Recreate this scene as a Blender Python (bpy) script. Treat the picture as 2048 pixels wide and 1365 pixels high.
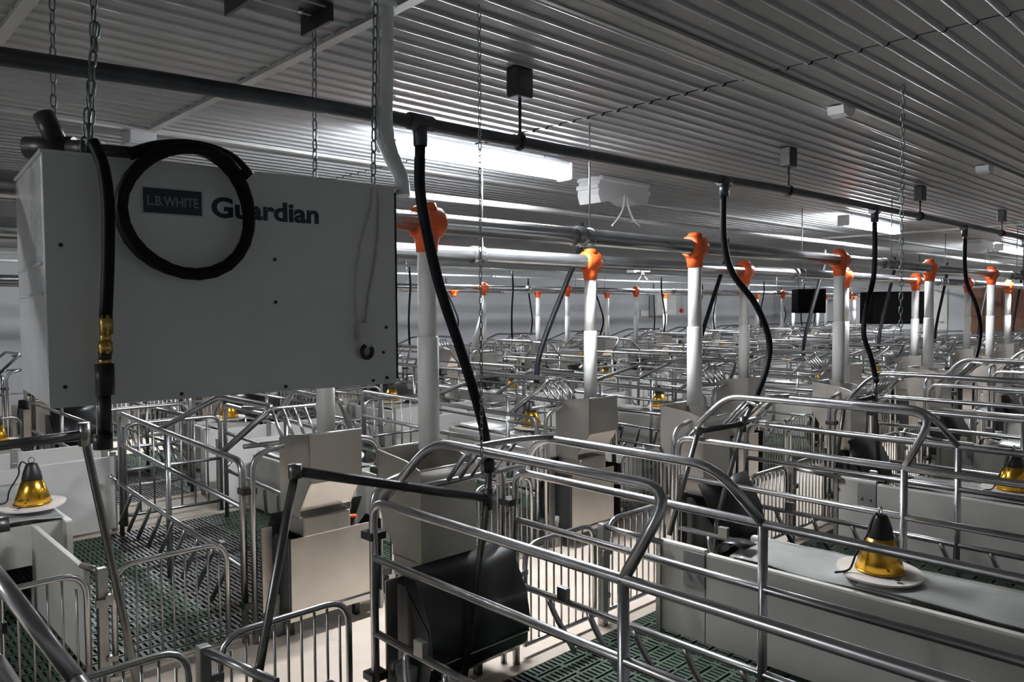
import bpy, bmesh, math, random
from mathutils import Matrix, Vector
random.seed(7)
for o in list(bpy.data.objects):
    bpy.data.objects.remove(o, do_unlink=True)
SC = bpy.context.scene
COL = SC.collection
pi, sin, cos = math.pi, math.sin, math.cos

# ------------------------------------------------------------------ camera
CAM_H = 1.46
F_PX = 1535.0
def cam_axes(yaw, pitch, roll):
    f = Vector((cos(yaw), sin(yaw), 0)); r = Vector((sin(yaw), -cos(yaw), 0)); d = Vector((0, 0, -1))
    f2 = f*cos(pitch) + d*sin(pitch); d2 = d*cos(pitch) - f*sin(pitch)
    r3 = r*cos(roll) + d2*sin(roll); d3 = d2*cos(roll) - r*sin(roll)
    return r3, d3, f2
CR, CD, CF = cam_axes(math.radians(46.476), math.radians(2.4176), math.radians(0.368))
cd = bpy.data.cameras.new('camera'); cam = bpy.data.objects.new('camera', cd); COL.objects.link(cam)
cd.sensor_width = 36.0; cd.lens = 36.0*F_PX/2048.0; cd.clip_start = 0.02; cd.clip_end = 200
m = Matrix.Identity(4)
for i in range(3):
    m[i][0] = CR[i]; m[i][1] = -CD[i]; m[i][2] = -CF[i]
m[0][3], m[1][3], m[2][3] = 0.0, 0.0, CAM_H
cam.matrix_world = m
SC.camera = cam
def in_view(pts, margin=120):
    """true when any of the points, or their spread, falls inside the picture with a margin"""
    xs, ys = [], []
    for p in pts:
        q = Vector(p) - Vector((0, 0, CAM_H)); z = q.dot(CF)
        if z < 0.15: continue
        xs.append(1024 + F_PX*q.dot(CR)/z); ys.append(682 + F_PX*q.dot(CD)/z)
    if not xs: return False
    return max(xs) > -margin and min(xs) < 2048+margin and max(ys) > -margin and min(ys) < 1365+margin

# ------------------------------------------------------------------ world, exposure
w = bpy.data.worlds.new('world'); SC.world = w; w.use_nodes = True
w.node_tree.nodes['Background'].inputs[0].default_value = (0.02, 0.021, 0.022, 1)
w.node_tree.nodes['Background'].inputs[1].default_value = 1.0
SC.view_settings.view_transform = 'Standard'
SC.view_settings.look = 'None'
SC.view_settings.gamma = 1.0
SC.view_settings.use_curve_mapping = False
SC.view_settings.exposure = 2.6
LAMP_POWER = 58.0

# ------------------------------------------------------------------ materials
MATS = {}
def mat(name, col, rough=0.5, metal=0.0, var=0.12, scale=6.0, bump=0.0, bscale=40.0, rvar=0.0, alpha=1.0, trans=0.0, emit=None, estr=0.0, coat=0.0, spec=0.5, stretch=None):
    mt = bpy.data.materials.new(name); mt.use_nodes = True
    nt = mt.node_tree; b = nt.nodes['Principled BSDF']
    b.inputs['Roughness'].default_value = rough; b.inputs['Metallic'].default_value = metal
    b.inputs['Alpha'].default_value = alpha; b.inputs['Transmission Weight'].default_value = trans
    b.inputs['Coat Weight'].default_value = coat; b.inputs['Specular IOR Level'].default_value = spec
    b.inputs['Coat Roughness'].default_value = 0.12
    tc = nt.nodes.new('ShaderNodeTexCoord'); n = nt.nodes.new('ShaderNodeTexNoise')
    n.inputs['Scale'].default_value = scale; n.inputs['Detail'].default_value = 5
    src = tc.outputs['Object']
    if stretch:
        mp = nt.nodes.new('ShaderNodeMapping'); mp.inputs['Scale'].default_value = stretch
        nt.links.new(src, mp.inputs['Vector']); src = mp.outputs['Vector']
    nt.links.new(src, n.inputs['Vector'])
    rp = nt.nodes.new('ShaderNodeValToRGB')
    rp.color_ramp.elements[0].position = 0.3; rp.color_ramp.elements[1].position = 0.7
    rp.color_ramp.elements[0].color = tuple(c*(1-var) for c in col) + (1,)
    rp.color_ramp.elements[1].color = tuple(min(1, c*(1+var)) for c in col) + (1,)
    nt.links.new(n.outputs['Fac'], rp.inputs['Fac']); nt.links.new(rp.outputs['Color'], b.inputs['Base Color'])
    if rvar:
        mr = nt.nodes.new('ShaderNodeMapRange'); mr.inputs['To Min'].default_value = max(0.03, rough-rvar); mr.inputs['To Max'].default_value = min(1, rough+rvar)
        nt.links.new(n.outputs['Fac'], mr.inputs['Value']); nt.links.new(mr.outputs['Result'], b.inputs['Roughness'])
    if bump:
        n2 = nt.nodes.new('ShaderNodeTexNoise'); n2.inputs['Scale'].default_value = bscale; n2.inputs['Detail'].default_value = 4
        nt.links.new(src, n2.inputs['Vector'])
        bp = nt.nodes.new('ShaderNodeBump'); bp.inputs['Strength'].default_value = bump; bp.inputs['Distance'].default_value = 0.01
        nt.links.new(n2.outputs['Fac'], bp.inputs['Height']); nt.links.new(bp.outputs['Normal'], b.inputs['Normal'])
    if emit:
        b.inputs['Emission Color'].default_value = emit + (1,); b.inputs['Emission Strength'].default_value = estr
    MATS[name] = mt
    return mt
mat('galvanised', (0.52, 0.52, 0.53), 0.29, 1.0, 0.09, 9, rvar=0.02)
mat('galvanised_thin', (0.40, 0.40, 0.39), 0.42, 1.0, 0.14, 9, rvar=0.03)
mat('stainless', (0.58, 0.555, 0.52), 0.36, 1.0, 0.10, 5, rvar=0.1)
mat('black_iron', (0.045, 0.045, 0.045), 0.4, 0.4, 0.3, 20, rvar=0.1)
mat('dark_steel', (0.17, 0.17, 0.165), 0.36, 1.0, 0.15, 9, rvar=0.03)
mat('dark_pipe', (0.075, 0.078, 0.085), 0.33, 0.5, 0.2, 12, rvar=0.08)
mat('grey_pipe', (0.42, 0.43, 0.44), 0.22, 0.85, 0.1, 6, rvar=0.06)
mat('pale_pipe', (0.62, 0.63, 0.63), 0.3, 0.2, 0.1, 6)
mat('rubber', (0.008, 0.009, 0.011), 0.5, 0.0, 0.3, 18, spec=0.16)
mat('brass', (0.62, 0.42, 0.12), 0.3, 1.0, 0.15, 20)
mat('pvc', (0.78, 0.78, 0.76), 0.42, 0.0, 0.05, 7)
mat('pvc_grey', (0.34, 0.35, 0.34), 0.5, 0.0, 0.1, 7)
mat('orange_plastic', (0.85, 0.13, 0.025), 0.38, 0.0, 0.12, 9)
mat('ceiling_white', (0.37, 0.38, 0.39), 0.33, 0.0, 0.06, 1.2, bump=0.02, bscale=3, spec=0.22)
mat('trim_white', (0.42, 0.43, 0.42), 0.35, 0.0, 0.08, 3)
mat('wall_grey', (0.47, 0.48, 0.50), 0.45, 0.0, 0.10, 0.9, bump=0.03)
mat('panel_grey', (0.45, 0.435, 0.405), 0.45, 0.0, 0.10, 3, rvar=0.08)
mat('panel_white', (0.62, 0.61, 0.585), 0.5, 0.0, 0.10, 2.5)
mat('panel_edge', (0.74, 0.73, 0.68), 0.5, 0.0, 0.06, 8)
mat('lid_plastic', (0.50, 0.51, 0.49), 0.22, 0.0, 0.12, 5, alpha=0.72, bump=0.35, bscale=7)
mat('gold', (0.88, 0.50, 0.06), 0.22, 1.0, 0.06, 8)
mat('disc_white', (0.74, 0.70, 0.65), 0.6, 0.0, 0.07, 10)
mat('black_plastic', (0.018, 0.018, 0.019), 0.4, 0.0, 0.3, 10)
mat('trough_black', (0.022, 0.023, 0.024), 0.32, 0.0, 0.06, 3)
mat('concrete', (0.53, 0.455, 0.38), 0.75, 0.0, 0.12, 3, bump=0.15, bscale=30)
mat('slat_green', (0.055, 0.082, 0.058), 0.5, 0.0, 0.35, 7, rvar=0.15)
mat('slat_iron', (0.04, 0.036, 0.032), 0.5, 0.1, 0.35, 9, rvar=0.15)
mat('pit', (0.012, 0.012, 0.012), 0.9, 0.0, 0.3, 2)
mat('heater_paint', (0.74, 0.77, 0.77), 0.3, 0.0, 0.04, 3, coat=0.6)
mat('plate_grey', (0.22, 0.225, 0.22), 0.5, 0.0, 0.1, 8)
mat('heater_end', (0.86, 0.88, 0.88), 0.3, 0.5, 0.22, 4, rvar=0.12, bump=0.1, bscale=5)
mat('badge_navy', (0.02, 0.03, 0.055), 0.4, 0.0, 0.1, 8)
mat('badge_line', (0.58, 0.6, 0.6), 0.4, 0.0, 0.05, 8)
mat('letter_grey', (0.26, 0.28, 0.30), 0.5, 0.0, 0.05, 8)
mat('heater_dark', (0.004, 0.004, 0.004), 0.85, 0.0, 0.2, 4, spec=0.05)
mat('chain_steel', (0.22, 0.25, 0.25), 0.4, 1.0, 0.3, 30)
mat('duct_plastic', (0.78, 0.80, 0.81), 0.2, 0.0, 0.08, 6, bump=0.2, bscale=9, spec=0.7)
mat('cord_white', (0.7, 0.7, 0.68), 0.5)
mat('wood_brown', (0.20, 0.085, 0.05), 0.5, 0.0, 0.25, 4, stretch=(1, 6, 0.6))
mat('red_plastic', (0.6, 0.03, 0.02), 0.4)
mat('green_plastic', (0.03, 0.45, 0.2), 0.4)
mat('lamp_glow', (0.9, 0.9, 0.9), 0.4, 0.0, 0.0, 3, emit=(0.93, 0.96, 1.0), estr=LAMP_POWER)
def downlight():
    # the prismatic cover throws most of its light downwards, its flanks glow more weakly
    nt = MATS['lamp_glow'].node_tree; b = nt.nodes['Principled BSDF']
    g = nt.nodes.new('ShaderNodeNewGeometry'); sx = nt.nodes.new('ShaderNodeSeparateXYZ'); mr = nt.nodes.new('ShaderNodeMapRange')
    nt.links.new(g.outputs['Normal'], sx.inputs['Vector']); nt.links.new(sx.outputs['Z'], mr.inputs['Value'])
    mr.inputs['From Min'].default_value = -1.0; mr.inputs['From Max'].default_value = -0.35
    mr.inputs['To Min'].default_value = LAMP_POWER; mr.inputs['To Max'].default_value = LAMP_POWER*0.14
    nt.links.new(mr.outputs['Result'], b.inputs['Emission Strength'])
downlight()
mat('inlet_white', (0.80, 0.81, 0.82), 0.4, 0.0, 0.04, 5)
mat('gap_dark', (0.02, 0.02, 0.02), 0.8)

# ------------------------------------------------------------------ mesh helpers
class MB:
    def __init__(s): s.v = []; s.f = []; s.sm = []
    def add(s, v, f, smooth=False):
        o = len(s.v); s.v += [tuple(p) for p in v]
        for q in f: s.f.append([i+o for i in q]); s.sm.append(smooth)
        return s
    def box(s, x0, x1, y0, y1, z0, z1):
        v = [(x, y, z) for z in (z0, z1) for y in (y0, y1) for x in (x0, x1)]
        return s.add(v, [(0, 2, 3, 1), (4, 5, 7, 6), (0, 1, 5, 4), (2, 6, 7, 3), (0, 4, 6, 2), (1, 3, 7, 5)])
    def bbox(s, x0, x1, y0, y1, z0, z1, b=0.004):
        """a box with chamfered edges"""
        bm = bmesh.new(); bmesh.ops.create_cube(bm, size=1)
        for p in bm.verts: p.co = Vector(((x0+x1)/2+p.co.x*(x1-x0), (y0+y1)/2+p.co.y*(y1-y0), (z0+z1)/2+p.co.z*(z1-z0)))
        bmesh.ops.bevel(bm, geom=list(bm.edges), offset=b, segments=2, affect='EDGES', profile=0.5)
        bm.verts.index_update()
        s.add([p.co.copy() for p in bm.verts], [[q.index for q in fc.verts] for fc in bm.faces]); bm.free(); return s
    def tube(s, pts, r, n=8, caps=True, closed=False):
        pts = [Vector(p) for p in pts]; N = len(pts); rs = r if isinstance(r, (list, tuple)) else [r]*N
        tan = []
        for i in range(N):
            a = pts[(i-1) % N] if (i > 0 or closed) else pts[i]; b = pts[(i+1) % N] if (i < N-1 or closed) else pts[i]
            t = (b-a); tan.append(t.normalized() if t.length > 1e-9 else Vector((0, 0, 1)))
        up = Vector((0, 0, 1)) if abs(tan[0].z) < 0.9 else Vector((1, 0, 0))
        nx = tan[0].cross(up).normalized(); v = []
        for i in range(N):
            nx = (nx - tan[i]*nx.dot(tan[i])).normalized(); ny = tan[i].cross(nx)
            for k in range(n):
                a = 2*pi*k/n; v.append(pts[i] + (nx*cos(a)+ny*sin(a))*rs[i])
        f = []
        for i in range(N if closed else N-1):
            j = (i+1) % N
            for k in range(n): f.append((i*n+k, i*n+(k+1) % n, j*n+(k+1) % n, j*n+k))
        s.add(v, f, True)
        if caps and not closed:
            o = len(s.v)-N*n
            s.f.append([o+k for k in range(n)][::-1]); s.sm.append(False)
            s.f.append([o+(N-1)*n+k for k in range(n)]); s.sm.append(False)
        return s
    def lathe(s, prof, n=20, c=(0, 0, 0), axis='z', smooth=True):
        v = []
        for (r, h) in prof:
            for k in range(n):
                a = 2*pi*k/n; p = (r*cos(a), r*sin(a), h)
                if axis == 'x': p = (h, r*cos(a), r*sin(a))
                if axis == 'y': p = (r*cos(a), h, r*sin(a))
                v.append((p[0]+c[0], p[1]+c[1], p[2]+c[2]))
        f = [(i*n+k, i*n+(k+1) % n, (i+1)*n+(k+1) % n, (i+1)*n+k) for i in range(len(prof)-1) for k in range(n)]
        s.add(v, f, smooth); o = len(s.v)-len(v)
        if prof[0][0] > 1e-6: s.f.append([o+k for k in range(n)][::-1]); s.sm.append(False)
        if prof[-1][0] > 1e-6: s.f.append([o+(len(prof)-1)*n+k for k in range(n)]); s.sm.append(False)
        return s
    def prism(s, poly, e0, e1, put, smooth=False):
        """closed polygon extruded from e0 to e1; put(a, b, e) gives the point"""
        n = len(poly)
        v = [put(a, b, e) for e in (e0, e1) for a, b in poly]
        s.add(v, [(k, (k+1) % n, n+(k+1) % n, n+k) for k in range(n)], smooth)
        o = len(s.v)-2*n
        s.f.append([o+k for k in range(n)][::-1]); s.sm.append(False); s.f.append([o+n+k for k in range(n)]); s.sm.append(False)
        return s
    def sheet(s, line, t, e0, e1, put, smooth=True):
        """an open line given a thickness t and extruded from e0 to e1"""
        L = [Vector((a, b)) for a, b in line]; off = []
        for i in range(len(L)):
            d = (L[min(i+1, len(L)-1)] - L[max(i-1, 0)]).normalized(); off.append(L[i] + Vector((-d.y, d.x))*t)
        return s.prism([tuple(p) for p in L] + [tuple(p) for p in reversed(off)], e0, e1, put, smooth)
    def mesh(s, name):
        me = bpy.data.meshes.new(name); me.from_pydata(s.v, [], s.f)
        me.polygons.foreach_set('use_smooth', s.sm)
        bm = bmesh.new(); bm.from_mesh(me); bmesh.ops.recalc_face_normals(bm, faces=bm.faces); bm.to_mesh(me); bm.free()
        me.update(); return me
def fillet(pts, r, k=5):
    """round the inner corners of a polyline"""
    P = [Vector(p) for p in pts]; out = [P[0]]
    for i in range(1, len(P)-1):
        a, b, c = P[i-1], P[i], P[i+1]; u = (a-b); v = (c-b)
        d = min(r, u.length*0.49, v.length*0.49); p0 = b+u.normalized()*d; p1 = b+v.normalized()*d
        for j in range(k+1):
            t = j/k; out.append(p0*(1-t)**2 + b*2*t*(1-t) + p1*t*t)
    out.append(P[-1]); return out
def spline(pts, k=6):
    """Catmull-Rom through the points"""
    P = [Vector(p) for p in pts]; P = [P[0]*2-P[1]] + P + [P[-1]*2-P[-2]]; out = []
    for i in range(1, len(P)-2):
        for j in range(k):
            t = j/k; a, b, c, d = P[i-1], P[i], P[i+1], P[i+2]
            out.append(0.5*((2*b)+(c-a)*t+(2*a-5*b+4*c-d)*t*t+(3*b-a-3*c+d)*t**3))
    out.append(P[-2]); return out
def link(name, me, material, parent=None, loc=None, rot=None):
    if isinstance(me, MB): me = me.mesh(name)
    o = bpy.data.objects.new(name, me); COL.objects.link(o)
    if material and not me.materials: me.materials.append(MATS[material])
    if parent: o.parent = parent
    if loc: o.location = loc
    if rot: o.rotation_euler = rot
    return o
def tag(o, label, cat, group=None):
    o['label'] = label; o['category'] = cat
    if group: o['group'] = group
    return o
def thing(name, label, cat, loc=(0, 0, 0), rz=0.0, group=None):
    o = bpy.data.objects.new(name, None); COL.objects.link(o); o.empty_display_size = 0.1
    o.location = loc; o.rotation_euler = (0, 0, rz); return tag(o, label, cat, group)
def struct(o):
    o['kind'] = 'structure'; return o
class Proto:
    """a list of parts (name, mesh, material, sub-parts) that can be set down many times"""
    def __init__(s): s.parts = []
    def part(s, name, mb, material, subs=()):
        me = mb.mesh(name); me.materials.append(MATS[material]); ss = []
        for (n2, mb2, m2) in subs:
            e = mb2.mesh(n2); e.materials.append(MATS[m2]); ss.append((n2, e))
        s.parts.append((name, me, ss)); return s
    def put(s, root):
        for name, me, ss in s.parts:
            o = bpy.data.objects.new(name, me); COL.objects.link(o); o.parent = root
            if name in ('finger_bars', 'gate_bars'): o['kind'] = 'stuff'     # too fine to pick apart in the far pens
            for n2, e in ss:
                q = bpy.data.objects.new(n2, e); COL.objects.link(q); q.parent = o
        return root
ORD = ['first', 'second', 'third', 'fourth', 'fifth', 'sixth', 'seventh', 'eighth', 'ninth', 'tenth', 'eleventh', 'twelfth', 'thirteenth', 'fourteenth', 'fifteenth', 'sixteenth', 'seventeenth', 'eighteenth', 'nineteenth', 'twentieth', 'twenty-first', 'twenty-second', 'twenty-third', 'twenty-fourth', 'twenty-fifth', 'twenty-sixth', 'twenty-seventh', 'twenty-eighth']
ROWN = {1: 'nearest row', 2: 'second row', 3: 'third row', 4: 'farthest row'}

# ------------------------------------------------------------------ layout
S = 1.83
CEIL = 2.32
HEAD = {1: 2.24, 2: 3.20, 3: 8.38, 4: 9.26}          # line of the crates' front posts
SIDE = {1: -1, 2: 1, 3: -1, 4: 1}                     # which way the tail points along Y
X0 = {1: 1.80, 2: 1.77, 3: 2.02, 4: 1.95}             # crate centre of pen 0
TURN = {1: 0.0, 2: -0.06, 3: 0.0, 4: -0.02}
YT = {1: 2.363, 2: 3.088, 3: 8.51, 4: 9.12}           # feed lines
ZT = {1: 1.69, 2: 1.645, 3: 1.67, 4: 1.655}           # top of the drop tubes
XEND, YFAR = 24.2, 12.7
XL, YN = -4.5, -2.6

# ------------------------------------------------------------------ setting
def plane_box(name, x0, x1, y0, y1, z0, z1, material):
    return struct(link(name, MB().box(x0, x1, y0, y1, z0, z1), material))
FLOOR = plane_box('floor', XL, XEND, YN, YFAR, -0.62, -0.55, 'pit')
plane_box('wall_far', XL, XEND, YFAR, YFAR+0.15, -0.6, CEIL+0.02, 'wall_grey')
plane_box('wall_end', XEND, XEND+0.15, YN, YFAR, -0.6, CEIL+0.02, 'wall_grey')
plane_box('wall_left', XL-0.15, XL, YN, YFAR, -0.6, CEIL+0.02, 'wall_grey')
plane_box('wall_near', XL, XEND, YN-0.15, YN, -0.6, CEIL+0.02, 'wall_grey')
for nm, a, b in (('floor_head_walkway', 2.17, 3.27), ('floor_tail_walkway', 5.42, 6.2), ('floor_second_head_walkway', 8.36, 9.29), ('floor_far_walkway', 11.44, YFAR), ('floor_near_walkway', YN, 0.02)):
    plane_box(nm, XL, XEND, a, b, -0.2, 0.0, 'concrete')
# the liner of the ceiling: ribbed steel sheets, lapped end to end
RIB = 0.0862
def liner_sheet(length, nr):
    mb = MB(); prof = []
    for i in range(nr):
        y = i*RIB
        prof += [(y, 0.0)] + [(y+RIB-0.014-0.012*cos(pi*j/6), -0.010*sin(pi*j/6)) for j in range(7)]
    prof.append((nr*RIB, 0.0))
    v = [(x, y, z) for x in (0, length) for y, z in prof]; n = len(prof)
    mb.add(v, [(k, k+1, n+k+1, n+k) for k in range(n-1)])
    mb.sm = [k % 8 != 0 and k % 8 != 7 for k in range(n-1)]
    return mb
ceil_base = struct(link('ceiling', MB().box(XL, XEND, YN, YFAR, CEIL+0.03, CEIL+0.08), 'gap_dark'))
NR = 12
me_long = liner_sheet(5.49, NR).mesh('liner_panel'); me_long.materials.append(MATS['ceiling_white'])
xs = [2.66 + 5.5*i for i in range(-2, 5)]
yy = YN; r = 0
while yy < YFAR:
    for x in xs:
        o = bpy.data.objects.new('liner_panel', me_long); COL.objects.link(o); o.parent = ceil_base
        o.location = (x + random.uniform(-0.006, 0.006), yy, CEIL + random.uniform(0, 0.004))
        if x + 5.49 > XEND: o.scale.x = (XEND-x)/5.49
        if x + 5.49 < XL: o.hide_render = False
    yy += NR*RIB; r += 1
# trims along the ceiling
def trim(n, mb, material='trim_white'):
    return struct(link('trim_%d' % n, mb, material))
t = MB().box(XL, XEND, 1.39, 1.405, CEIL-0.012, CEIL); t.box(XL, XEND, 1.49, 1.505, CEIL-0.012, CEIL); t.box(XL, XEND, 1.405, 1.49, CEIL-0.006, CEIL); trim(1, t)
trim(2, MB().box(XL, XEND, 3.80, 3.845, CEIL-0.018, CEIL))
trim(3, MB().box(1.27, 1.305, 1.5, 3.80, CEIL-0.016, CEIL))
trim(4, MB().box(0.50, 0.535, 1.5, 3.80, CEIL-0.016, CEIL))
trim(5, MB().box(XL, XEND, YFAR-0.06, YFAR, CEIL-0.05, CEIL))
trim(6, MB().box(XEND-0.06, XEND, YN, YFAR, CEIL-0.05, CEIL))
# far-end doors and boards
d = struct(link('door_1', MB().box(XEND-0.05, XEND, 5.95, 6.85, 0.0, 1.95), 'wood_brown'))
for z0, z1 in ((0.62, 1.10), (1.16, 1.88)):
    for y0, y1 in ((6.0, 6.38), (6.43, 6.8)): link('door_panel', MB().bbox(XEND-0.075, XEND-0.05, y0, y1, z0, z1, 0.008), 'wood_brown', d)
d = struct(link('door_2', MB().box(XEND-0.05, XEND, 4.9, 5.8, 0.0, 1.95), 'wood_brown'))
for z0, z1 in ((0.62, 1.10), (1.16, 1.88)): link('door_panel', MB().bbox(XEND-0.075, XEND-0.05, 4.96, 5.74, z0, z1, 0.008), 'wood_brown', d)
d = struct(link('door_3', MB().bbox(XEND-0.04, XEND, 7.35, 8.1, 0.0, 1.95, 0.01), 'panel_white'))
link('door_handle', MB().tube([(XEND-0.04, 7.45, 1.0), (XEND-0.09, 7.45, 1.0), (XEND-0.09, 7.55, 1.0)], 0.012), 'galvanised', d)

# ------------------------------------------------------------------ slatted floor
def slat_tile(W, D, slot, pitch, band, gap):
    mb = MB(); z0, z1 = -0.035, 0.0
    n = max(1, int(D/(band+gap))); p = D/n
    for i in range(n):
        y = i*p
        mb.box(0, W, y, y+gap*0.35, z0, z1); mb.box(0, W, y+gap*0.75, y+gap, z0, z1)
        q = int(W/(pitch*5))
        for j in range(q+1):                                    # cross webs that leave the long slots
            x = min(W-0.018, j*W/q); mb.box(x, x+0.018, y+gap*0.35, y+gap*0.75, z0, z1)
        k = int(W/pitch); pp = W/k
        for j in range(k): mb.box(j*pp, j*pp+pp-slot, y+gap, y+p, z0, z1)
    return mb
TW, TD = 0.606, 0.43
ME_G = slat_tile(TW, TD-0.004, 0.011, 0.0245, 0.052, 0.032).mesh('slat_panel'); ME_G.materials.append(MATS['slat_green'])
ME_I = slat_tile(TW, TD-0.004, 0.012, 0.0245, 0.085, 0.022).mesh('slat_panel'); ME_I.materials.append(MATS['slat_iron'])
def five(me, name):
    mb = MB()
    for i in range(5): mb.add([(v.co.x, v.co.y+i*TD, v.co.z) for v in me.vertices], [list(p.vertices) for p in me.polygons])
    e = mb.mesh(name); e.materials.append(me.materials[0]); return e
ME_G5, ME_I5 = five(ME_G, 'slat_strip'), five(ME_I, 'slat_strip')
def slats(row, k):
    xb = X0[row] + S*k - S/2
    y0 = 0.02 if row == 1 else 3.27 if row == 2 else 6.2 if row == 3 else 9.29
    for c in range(3):
        x = xb + c*0.61; iron = (c == 1)
        if row < 3 and k <= 2:
            for i in range(5):
                o = bpy.data.objects.new('slat_panel', ME_I if iron else ME_G); COL.objects.link(o); o.parent = FLOOR
                o.location = (x, y0+i*TD, 0)
        else:
            o = bpy.data.objects.new('slat_strip', ME_I5 if iron else ME_G5); COL.objects.link(o); o.parent = FLOOR
            o.location = (x, y0, 0)

# ------------------------------------------------------------------ farrowing crates
def crate_proto(dr, near, re=(0.98, 1.09)):
    T = lambda u, v, z: (u, dr*v, z)
    P = Proto(); R1, R2 = 0.0150, 0.0132
    n = 10 if near else 6
    LEN = 2.12
    for s in (-1, 1):
        U = 0.34*s
        P.part('side_frame', MB().tube(fillet([T(U, 0, 0.0), T(U, 0, 0.80), T(U, LEN, 0.80), T(U, LEN, 0.0)], 0.075), R1, n), 'galvanised')
        for z in (0.60, 0.335):
            P.part('rail', MB().tube([T(U, 0, z), T(U, LEN, z)], R2, n), 'galvanised')
        P.part('post', MB().tube([T(U, 1.09, 0.0), T(U, 1.09, 0.80)], R1, n), 'galvanised')
        za = 1.02 if s < 0 else 0.975; ui = 0.25*s
        ve, vf = (1.17, 1.09) if s < 0 else re
        if dr < 0: arch = [T(U*0.97, 0.05, 0.81), T(ui, 0.22, za), T(ui, ve, za), T(U, vf, 0.80)]
        else: arch = [T(U, 0.26, 0.80), T(0.17*s, 0.06, 1.02), T(0.20*s, 0.66, 1.02), T(U, 1.22, 0.80)]
        P.part('top_arch', MB().tube(fillet(arch, 0.09 if dr < 0 else 0.05), R1, n), 'galvanised')
        P.part('front_hoop', MB().tube(fillet([T(U-0.028*s, -0.045, 0.0), T(U-0.028*s, -0.045, 0.83), T(0.17*s, -0.045, 0.86)], 0.085), 0.013, n), 'galvanised')
        P.part('latch_plate', MB().bbox(*sorted((U-0.045*s, U+0.02*s)), *sorted((dr*-0.052, dr*0.012)), 0.66, 0.688, 0.003), 'black_iron')
        P.part('latch_plate', MB().bbox(*sorted((U-0.045*s, U+0.02*s)), *sorted((dr*-0.052, dr*0.012)), 0.16, 0.188, 0.003), 'black_iron')
        fl = [0.18+0.21*i for i in range(9)]
        if near:
            for v in fl:
                P.part('finger_bar', MB().tube(fillet([T(U, v, 0.33), T(U+0.012*s, v+0.02, 0.27), T(U+0.05*s, v+0.10, 0.12)], 0.03, 3), 0.0115, 8), 'galvanised')
            P.part('clip', MB().bbox(U-0.012, U+0.012, *sorted((dr*0.24, dr*0.29)), 0.335, 0.39, 0.003), 'galvanised_thin')
        else:
            mb = MB()
            for v in fl: mb.tube([T(U, v, 0.33), T(U+0.05*s, v+0.10, 0.12)], 0.0115, 5)
            P.part('finger_bars', mb, 'galvanised')
        # tail end of the side: a bolt-on hook
        P.part('tail_hook', MB().tube(fillet([T(U, LEN-0.12, 0.335), T(U, LEN+0.03, 0.335), T(U+0.06*s, LEN+0.03, 0.40)], 0.03, 3), 0.013, 6), 'galvanised')
    # sloping grille over the sow's head
    P.part('guard_bar', MB().tube([T(-0.29, 0.11, 0.845), T(0.29, 0.11, 0.845)], 0.011, 8), 'galvanised')
    ge = 0.25 if dr < 0 else 0.18
    P.part('guard_bar', MB().tube(fillet([T(-ge, 0.40, 0.985), T(-0.10, 0.245, 0.985), T(0.13, 0.245, 0.985), T(ge, 0.30, 0.985)], 0.06, 4), 0.011, 8), 'galvanised')
    for i in range(5):
        u = -0.10+0.055*i
        P.part('guard_rung', MB().tube([T(u, 0.11, 0.845), T(u, 0.245, 0.985)], 0.0085, 6), 'galvanised')
    # tail gate
    P.part('tail_gate', MB().tube(fillet([T(-0.31, LEN+0.02, 0.05), T(-0.31, LEN+0.02, 0.72), T(0.31, LEN+0.02, 0.72), T(0.31, LEN+0.02, 0.05)], 0.08), 0.014, n), 'galvanised')
    for z in (0.12, 0.42):
        P.part('tail_gate_bar', MB().tube([T(-0.31, LEN+0.02, z), T(0.31, LEN+0.02, z)], 0.012, 6), 'galvanised')
    if near:
        for i in range(6):
            u = -0.22+0.088*i
            P.part('tail_gate_rod', MB().tube([T(u, LEN+0.02, 0.12), T(u, LEN+0.02, 0.72)], 0.007, 6), 'galvanised_thin')
    return P
PC = {(dr, nr): crate_proto(dr, nr) for dr in (-1, 1) for nr in (True, False)}

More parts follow.
